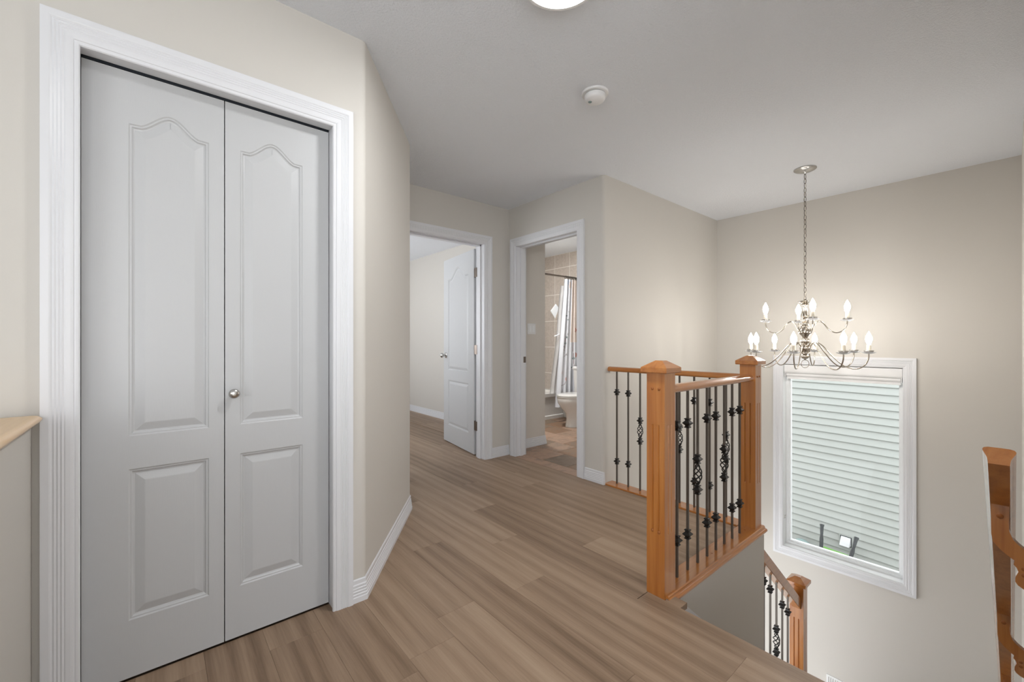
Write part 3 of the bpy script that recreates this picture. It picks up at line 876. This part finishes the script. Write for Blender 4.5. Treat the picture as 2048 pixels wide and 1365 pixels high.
for dx in (0, .798, 1.60):
    dz = -dx * math.tan(PH)
    zmax = .648
    out = [(y, min(z, zmax) + dz) for y, z in BO]
    bo = MB().prism(out, lambda u, v, d: (d + dx, u, v), 1.906, 1.932).build('bracket', 'maple_z', hr)
    MB().lathe([(.0075, .001), (.0075, -.001), (.005, -.003), (.0005, -.0035)], (1.906 + dx, .024, .609 + dz), 14, 'x').build('wood_plug', 'maple_end', bo, smooth=50)
    for q in (.470, .452):
        MB().lathe([(.006, .001), (.006, -.001), (.0045, -.002), (.0005, -.0025)], (1.906 + dx, -.022, q + dz), 14, 'x').build('wood_plug', 'maple_end', bo, smooth=50)

# ------------------------------------------------------------------ chandelier
CX, CY = 3.777, 1.018
ch = thing('chandelier', (CX, CY, .95), 'polished nickel twelve-candle chandelier hanging in front of the window', 'chandelier')
MB().lathe([(.074, CEIL), (.074, CEIL - .006), (.068, CEIL - .012), (.045, CEIL - .022), (.014, CEIL - .029), (.007, CEIL - .036), (.007, CEIL - .044)], (CX, CY, 0), 32).build('ceiling_canopy', 'satin_nickel', ch, smooth=40)
lk = MB()
path = []
for k in range(20):
    a = 2 * PI * k / 20
    path.append((.0085 * math.cos(a), 0, .0195 * math.sin(a) if abs(math.sin(a)) > .2 else .0195 * math.sin(a)))
lk.tube(path, .0019, 6, closed=True)
LINK = lk.mesh('chain_link', 'dark_steel', smooth=60)
zc = CEIL - .060; k = 0
while zc > 1.445:
    o = link('chain_link', LINK, ch, (CX, CY, zc)); o.rotation_euler.z = YAW - PI / 2 + (PI / 2 if k % 2 else 0) + .3
    zc -= .0345; k += 1
cord = [(CX + .006 * math.sin(i * 1.3), CY + .006 * math.cos(i * 1.1), CEIL - .04 - i * .0345) for i in range(29)]
MB().tube(cord, .0014, 5).build('cord', 'candle_sleeve', ch)
col_prof = [(.004, 1.448), (.010, 1.440), (.047, 1.433), (.047, 1.430), (.030, 1.424), (.016, 1.414), (.021, 1.408), (.022, 1.402), (.015, 1.396), (.014, 1.375), (.018, 1.350), (.024, 1.325), (.025, 1.316), (.017, 1.306), (.013, 1.302), (.020, 1.296), (.0235, 1.286), (.020, 1.276),
            (.014, 1.270), (.030, 1.262), (.031, 1.256), (.020, 1.246), (.022, 1.235), (.040, 1.215), (.044, 1.200), (.042, 1.186), (.030, 1.176), (.018, 1.162), (.015, 1.152), (.024, 1.146), (.028, 1.130), (.024, 1.114), (.015, 1.106), (.026, 1.098), (.034, 1.084), (.034, 1.060), (.024, 1.048), (.028, 1.040), (.030, 1.034), (.016, 1.028), (.020, 1.020), (.025, 1.008), (.020, .998), (.008, .992), (.004, .986)]
cm = MB()
rs = []
for i, (r, z) in enumerate(col_prof):
    ring = []
    for k in range(32):
        a = 2 * PI * k / 32
        rr = r * (1 + (.09 * math.cos(8 * a + z * 60) if .012 < r < .030 else 0))
        ring.append((CX + rr * math.cos(a), CY + rr * math.sin(a), z))
    rs.append(ring)
cm.rings(rs).build('column', 'polished_nickel', ch, smooth=60)
RD = Vector((math.sin(YAW), -math.cos(YAW), 0))
MB().tube([tuple(Vector((CX, CY, .955)) + RD * (.030 * math.cos(2 * PI * k / 24)) + Vector((0, 0, .030 * math.sin(2 * PI * k / 24)))) for k in range(24)], .0022, 6, closed=True).build('pull_ring', 'polished_nickel', ch, smooth=60)

def smooth_curve(pts, n=8):
    out = []
    P = [Vector((r, 0, z)) for r, z in pts]
    for i in range(len(P) - 1):
        p0 = P[max(0, i - 1)]; p1 = P[i]; p2 = P[i + 1]; p3 = P[min(len(P) - 1, i + 2)]
        for k in range(n):
            t = k / n
            out.append(.5 * ((2 * p1) + (-p0 + p2) * t + (2 * p0 - 5 * p1 + 4 * p2 - p3) * t * t + (-p0 + 3 * p1 - 3 * p2 + p3) * t ** 3))
    out.append(P[-1])
    return [tuple(p) for p in out]
UP = [(.034, 1.200), (.050, 1.225), (.066, 1.262), (.090, 1.278), (.115, 1.262), (.145, 1.218), (.178, 1.194), (.210, 1.193), (.240, 1.212), (.256, 1.245), (.259, 1.276)]
LO = [(.026, 1.040), (.034, 1.085), (.052, 1.112), (.078, 1.116), (.110, 1.092), (.150, 1.040), (.195, .985), (.240, .946), (.285, .930), (.325, .937), (.355, .965), (.370, 1.005), (.372, 1.040)]
ARM = {}
for nm, pts in (('up', UP), ('lo', LO)):
    ARM[nm] = MB().tube(smooth_curve(pts), .0042, 8).mesh('arm', 'polished_nickel', smooth=60)
def cand(z0):
    dish = MB().lathe([(.006, -.004), (.020, -.002), (.036, .004), (.043, .009), (.043, .0105), (.034, .0065), (.018, .002), (.006, .001)], (0, 0, z0), 24).mesh('drip_dish', 'clear_glass', smooth=50)
    cup = MB().lathe([(.007, .001), (.013, .004), (.026, .012), (.0285, .014), (.0285, .022), (.024, .022), (.013, .016), (.011, .016)], (0, 0, z0), 20).mesh('candle_cup', 'satin_nickel', smooth=40)
    slv = MB().lathe([(.0125, .016), (.0125, .060), (.011, .0615), (.009, .0615), (.009, .066)], (0, 0, z0), 18).mesh('candle_sleeve', 'candle_sleeve', smooth=40)
    bl = MB().lathe([(.008, .064), (.010, .068), (.0155, .082), (.0190, .096), (.0192, .104), (.0170, .116), (.0125, .129), (.0070, .141), (.0032, .149), (.0008, .154)], (0, 0, z0), 18).mesh('bulb', 'bulb_glow', smooth=60)
    return dish, cup, slv, bl
CU = cand(1.277); CL = cand(1.041)
A0 = YAW - PI / 2          # azimuth of image-right
def arm(kind, az):
    me = ARM['up' if kind == 'u' else 'lo']
    o = link('arm', me, ch, (CX, CY, 0)); o.rotation_euler.z = az
    r = .259 if kind == 'u' else .372
    for m_ in (CU if kind == 'u' else CL):
        link(m_.name.split('.')[0], m_, o, (r, 0, 0))
A0 = math.radians(-75.04)   # square to the line of sight
for k in range(4): arm('u', A0 + math.radians(10) + k * PI / 2)
for k in range(8): arm('l', A0 - math.radians(10) + k * PI / 4)

# ------------------------------------------------------------------ ceiling fittings
LX, LY = 1.10, 1.034
cl = thing('ceiling_light', (LX, LY, CEIL), 'round white flush ceiling light at the top of the landing', 'light')
MB().lathe([(.152, CEIL), (.152, CEIL - .018), (.146, CEIL - .026), (.134, CEIL - .027), (.134, CEIL - .012)], (LX, LY, 0), 48, caps=False).build('trim_ring', 'plastic_white', cl, smooth=40)
MB().lathe([(.135, CEIL - .022), (.128, CEIL - .029), (.09, CEIL - .036), (.04, CEIL - .039), (.002, CEIL - .040)], (LX, LY, 0), 48).build('lens', 'lens_glow', cl, smooth=60)
def disc_lamp(name, loc, size, watts, parent):
    ld = bpy.data.lights.new(name, 'AREA'); ld.shape = 'DISK'; ld.size = size; ld.energy = watts
    ld.color = (.97, .985, 1.0)
    o = bpy.data.objects.new(name, ld); COL.objects.link(o)
    attach(o, parent); o.location = loc
    return o
disc_lamp('lamp_light', (LX, LY, CEIL - .045), .25, CEILING_LAMP_W, cl)

SX, SY = 1.775, 1.424
sm = thing('smoke_detector', (SX, SY, CEIL), 'round white smoke detector on the ceiling', 'smoke detector')
MB().lathe([(.070, CEIL), (.070, CEIL - .006), (.067, CEIL - .010), (.052, CEIL - .011), (.052, CEIL - .010)], (SX, SY, 0), 40).build('mounting_base', 'plastic_white', sm, smooth=40)
MB().lathe([(.049, CEIL - .010), (.049, CEIL - .0145)], (SX, SY, 0), 40).build('sensor_gap', 'grey_plastic', sm)
MB().lathe([(.055, CEIL - .0145), (.055, CEIL - .028), (.052, CEIL - .036), (.044, CEIL - .043), (.025, CEIL - .046), (.002, CEIL - .0465)], (SX, SY, 0), 40).build('cover', 'plastic_white', sm, smooth=40)
MB().lathe([(.010, CEIL - .0455), (.009, CEIL - .048), (.001, CEIL - .0485)], (SX - .018, SY + .018, 0), 16).build('test_button', 'grey_plastic', sm)

# ------------------------------------------------------------------ wall fittings
sw = thing('light_switch', (3.064, 3.312, 1.26), 'white double rocker light switch inside the bathroom entry', 'switch')
MB().rings([[(3.064 - h, y, 1.26 - .058 + i), (3.064 + h, y, 1.26 - .058 + i), (3.064 + h, y, 1.26 + .058 - i), (3.064 - h, y, 1.26 + .058 - i)] for h, y, i in ((.0585, 3.312, 0), (.0585, 3.309, 0), (.055, 3.306, .0035))]).build('plate', 'plastic_white', sw)
for dx in (-.023, .023):
    MB().box(3.064 + dx - .0165, 3.064 + dx + .0165, 3.3035, 3.3062, 1.226, 1.294).build('rocker', 'vinyl_white', sw)
vt = thing('wall_vent', (X_WIN, .98, -1.96), 'white louvred vent cover low on the window wall', 'vent')
vy0, vy1, vz0, vz1 = .76, 1.09, -1.99, -1.893
MB().box(X_WIN - .008, X_WIN, vy0, vy1, vz1 - .016, vz1).box(X_WIN - .008, X_WIN, vy0, vy1, vz0, vz0 + .016).box(X_WIN - .008, X_WIN, vy0, vy0 + .016, vz0 + .016, vz1 - .016).box(X_WIN - .008, X_WIN, vy1 - .016, vy1, vz0 + .016, vz1 - .016).build('frame', 'plastic_white', vt)
sl = MB().box(-.006, 0, -.005, .005, vz0 + .016, vz1 - .016).mesh('slat', 'plastic_white')
for k in range(18): link('slat', sl, vt, (X_WIN - .0005, vy0 + .027 + k * .0163, 0))

# ------------------------------------------------------------------ bathroom
BX1 = X_WIN
TY = 4.30
tub = thing('bathtub', (4.0, 4.68, 0), 'white bathtub along the tiled bathroom wall', 'bathtub')
tb = MB()
def rr(x0, x1, y0, y1, r, z, n=5):
    pts = []
    for (cx_, cy_, a) in ((x1 - r, y0 + r, -PI / 2), (x1 - r, y1 - r, 0), (x0 + r, y1 - r, PI / 2), (x0 + r, y0 + r, PI)):
        for k in range(n + 1):
            w = a + PI / 2 * k / n
            pts.append((cx_ + r * math.cos(w), cy_ + r * math.sin(w), z))
    return pts
x0, x1, yb = 3.27, BX1 - .012, 5.058
tb.rings([rr(x0, x1, TY + .012, yb, .004, 0), rr(x0, x1, TY + .012, yb, .004, .045), rr(x0, x1, TY + .030, yb, .004, .055), rr(x0, x1, TY + .022, yb, .004, .315), rr(x0, x1, TY - .005, yb, .006, .325), rr(x0, x1, TY - .008, yb, .01, .375), rr(x0, x1, TY + .002, yb, .012, .385),
          rr(x0 + .08, x1 - .07, TY + .075, yb - .06, .10, .385), rr(x0 + .10, x1 - .085, TY + .09, yb - .075, .12, .365), rr(x0 + .16, x1 - .14, TY + .14, yb - .12, .12, .09), rr(x0 + .22, x1 - .20, TY + .2, yb - .18, .1, .06)])
tb.build('tub_shell', 'tub_acrylic', tub, smooth=40)
# tiled end wall of the tub alcove
te = struct('wall_tile_end', MB().box(BX1 - .009, BX1 - .001, 4.04, 5.058, .386, CEIL - .001), 'grout_light', 'beige tiled end wall above the tub', 'wall')
TW, THt = .3, .398
tme = MB().box(-.0025, .0, -TW / 2 + .005, TW / 2 - .005, -THt / 2 + .005, THt / 2 - .005).mesh('wall_tile', 'wall_tile')
for i in range(-2, 3):
    for j in range(-3, 4):
        cy_, cz_ = 4.50 + TW * (i - .0) + TW / 2 - .0, 1.437 + THt * j + THt / 2 - THt
        zlo, zhi = max(cz_ - THt / 2, .389), min(cz_ + THt / 2, CEIL - .002)
        ylo, yhi = max(cy_ - TW / 2, 4.041), min(cy_ + TW / 2, 5.055)
        if zhi - zlo < .03 or yhi - ylo < .03: continue
        if zhi - zlo > THt - .01 and yhi - ylo > TW - .01:
            link('wall_tile', tme, te, (BX1 - .0088, cy_, cz_))
        else:
            MB().box(-.0025, 0, ylo - cy_ + .005, yhi - cy_ - .005, zlo - cz_ + .005, zhi - cz_ - .005).build('wall_tile', 'wall_tile', te, loc=(BX1 - .0088, cy_, cz_))
# rod, rings, curtain
RY, RZ = 4.05, 2.035
rod = MB().tube([(3.27, RY, RZ), (BX1 - .001, RY, RZ)], .0125, 12)
tag(rod.build('shower_rod', 'dark_steel', smooth=40), 'dark metal shower rod above the tub', 'curtain rod')
cu = thing('shower_curtain', (4.45, RY, .2), 'white shower curtain printed with leaves and pink flowers', 'curtain')
NU, NV = 90, 220
top0, top1, bot0, bot1 = 4.385, 4.645, 4.19, 4.640
vsx, fcs = [], []
for j in range(NV + 1):
    t = j / NV
    z = RZ - .03 - t * (RZ - .03 - .215)
    for i in range(NU + 1):
        s = i / NU
        e = t ** 1.15
        x = (top0 + (bot0 - top0) * e) + s * ((top1 + (bot1 - top1) * e) - (top0 + (bot0 - top0) * e))
        y = RY + (.012 + .020 * t) * math.sin(s * PI * 9 + .6) + .006 * math.sin(s * 31 + t * 4)
        vsx.append((x, y, z))
for j in range(NV):
    for i in range(NU):
        a = j * (NU + 1) + i
        fcs.append((a, a + 1, a + NU + 2, a + NU + 1))
cmx = MB().add(vsx, fcs)
me = cmx.mesh('curtain_cloth', 'printed_cloth', smooth=80, recalc=False, weld=False)
colr = me.color_attributes.new('print', 'FLOAT_COLOR', 'POINT')
white = lin(226, 227, 231); green = lin(130, 142, 142); pink = lin(198, 140, 128); stem = lin(160, 146, 146); blue = lin(172, 196, 232); tan = lin(196, 160, 132); lilac = lin(222, 212, 220)
rnd = random.Random(3)
leaves = [(.14 + .22 * rnd.random() + .1 * math.sin(k), .23 + .40 * k / 15 + .02 * rnd.random(), .020 + .014 * rnd.random(), .0045 + .003 * rnd.random()) for k in range(15)]
leaves += [(.72 + .2 * rnd.random(), .34 + .5 * k / 7, .025 + .015 * rnd.random(), .005 + .004 * rnd.random()) for k in range(7)]
flowers = [(.20, .735, .065, .016), (.40, .785, .055, .018), (.93, .40, .05, .02), (.95, .60, .05, .02), (.86, .90, .05, .02)]
buf = []
for j in range(NV + 1):
    t = j / NV
    for i in range(NU + 1):
        s = i / NU
        c = white
        if s > .55 and t < .5: c = lin(226, 212, 202)
        if .18 < s < .30 and t < .04: c = blue
        if .34 < s < .44 and .02 < t < .07: c = tan
        for (sa, ta, sb_, tb_) in ((.14, .97, .26, .745), (.26, .84, .40, .80), (.30, .45, .18, .73), (.90, .95, .93, .30), (.80, .95, .78, .5), (.22, .62, .40, .58)):
            dt = (t - ta) / (tb_ - ta) if abs(tb_ - ta) > 1e-6 else 0
            if 0 <= dt <= 1 and abs(s - (sa + (sb_ - sa) * dt + .02 * math.sin(dt * 5))) < .010: c = stem
        for (ls, lt, rs_, rt) in leaves:
            if ((s - ls) / rs_) ** 2 + ((t - lt) / rt) ** 2 < 1: c = green
        for (ls, lt, rs_, rt) in flowers:
            if ((s - ls) / rs_) ** 2 + ((t - lt) / rt) ** 2 < 1: c = pink
        buf += list(c)
colr.data.foreach_set('color', buf)
link('curtain_cloth', me, cu)
RING = MB().tube([(0, .019 * math.cos(2 * PI * k / 16), .019 * math.sin(2 * PI * k / 16)) for k in range(16)], .0028, 6, closed=True).mesh('curtain_ring', 'rubber_black', smooth=60)
for k in range(8): link('curtain_ring', RING, cu, (4.40 + .032 * k, RY, RZ - .006))
ln = thing('shower_liner', (4.35, 4.11, .3), 'sheer clear shower liner hanging inside the printed curtain', 'curtain')
vsx, fcs = [], []
for j in range(61):
    t = j / 60
    for i in range(25):
        s = i / 24
        x = 4.36 - .215 * t ** 1.1 + s * (.24 + .06 * t)
        vsx.append((x, 4.105 + .018 * math.sin(s * 21) + .008 * math.sin(t * 9), RZ - .12 - t * (RZ - .12 - .40)))
for j in range(60):
    for i in range(24):
        a = j * 25 + i
        fcs.append((a, a + 1, a + 26, a + 25))
MB().add(vsx, fcs).build('liner_sheet', 'sheer_vinyl', ln, smooth=80, recalc=False, weld=False)
MB().prism([(4.195, 1.55), (4.30, 1.655), (4.36, 1.60), (4.285, 1.45)], lambda u, v, d: (u, d, v), 4.140, 4.146).build('liner_corner', 'vinyl_white', ln)
MB().tube([(4.21, 4.08, 1.20), (4.25, 4.078, 1.208), (4.30, 4.08, 1.226)], .009, 8).build('tie_strap', 'vinyl_white', ln, smooth=40)

# toilet, tank against the outer wall
TX, TYC = 4.36, 3.765
to = thing('toilet', (TX, TYC, 0), 'white toilet with closed lid beside the tub', 'toilet')
def ell(cx_, rx0, rx1, ry, z, n=36, cy_=TYC):
    pts = []
    for k in range(n):
        a = 2 * PI * k / n
        rx = rx0 if math.cos(a) < 0 else rx1
        pts.append((cx_ + rx * math.cos(a), cy_ + ry * math.sin(a), z))
    return pts
MB().rings([ell(4.28, .165, .22, .100, 0), ell(4.28, .160, .22, .098, .02), ell(4.28, .145, .21, .088, .10), ell(4.27, .150, .21, .095, .18), ell(4.25, .20, .22, .135, .25), ell(4.235, .232, .23, .172, .32), ell(4.235, .240, .235, .182, .375), ell(4.235, .236, .23, .178, .390)]).build('bowl', 'porcelain', to, smooth=45)
MB().rings([ell(4.235, .242, .235, .184, .391), ell(4.235, .245, .237, .187, .396), ell(4.235, .245, .237, .187, .405), ell(4.235, .238, .235, .182, .409)]).build('seat', 'porcelain', to, smooth=45)
MB().rings([ell(4.235, .240, .236, .184, .411), ell(4.235, .246, .238, .188, .416), ell(4.235, .243, .236, .186, .426), ell(4.235, .20, .21, .15, .436), ell(4.235, .10, .12, .08, .440)]).build('lid', 'porcelain', to, smooth=45)
MB().rings([rr(4.475, 4.652, TYC - .20, TYC + .20, .03, .39), rr(4.470, 4.652, TYC - .21, TYC + .21, .03, .56), rr(4.465, 4.652, TYC - .215, TYC + .215, .03, .74)]).build('tank', 'porcelain', to, smooth=40)
MB().rings([rr(4.455, 4.654, TYC - .225, TYC + .225, .03, .741), rr(4.455, 4.654, TYC - .225, TYC + .225, .03, .765), rr(4.465, 4.650, TYC - .215, TYC + .215, .03, .775)]).build('tank_lid', 'porcelain', to, smooth=40)
# unseen fill light added to brighten the bathroom (round the corner from the camera)
bl = thing('ceiling_light', (3.42, 3.75, CEIL), 'unseen round fill light added inside the bathroom', 'light')
MB().lathe([(.14, CEIL), (.14, CEIL - .02), (.10, CEIL - .05), (.002, CEIL - .06)], (3.42, 3.75, 0), 32).build('lens', 'lens_glow', bl, smooth=60)
disc_lamp('lamp_light', (3.42, 3.75, CEIL - .065), .25, BATH_FILL_W, bl)
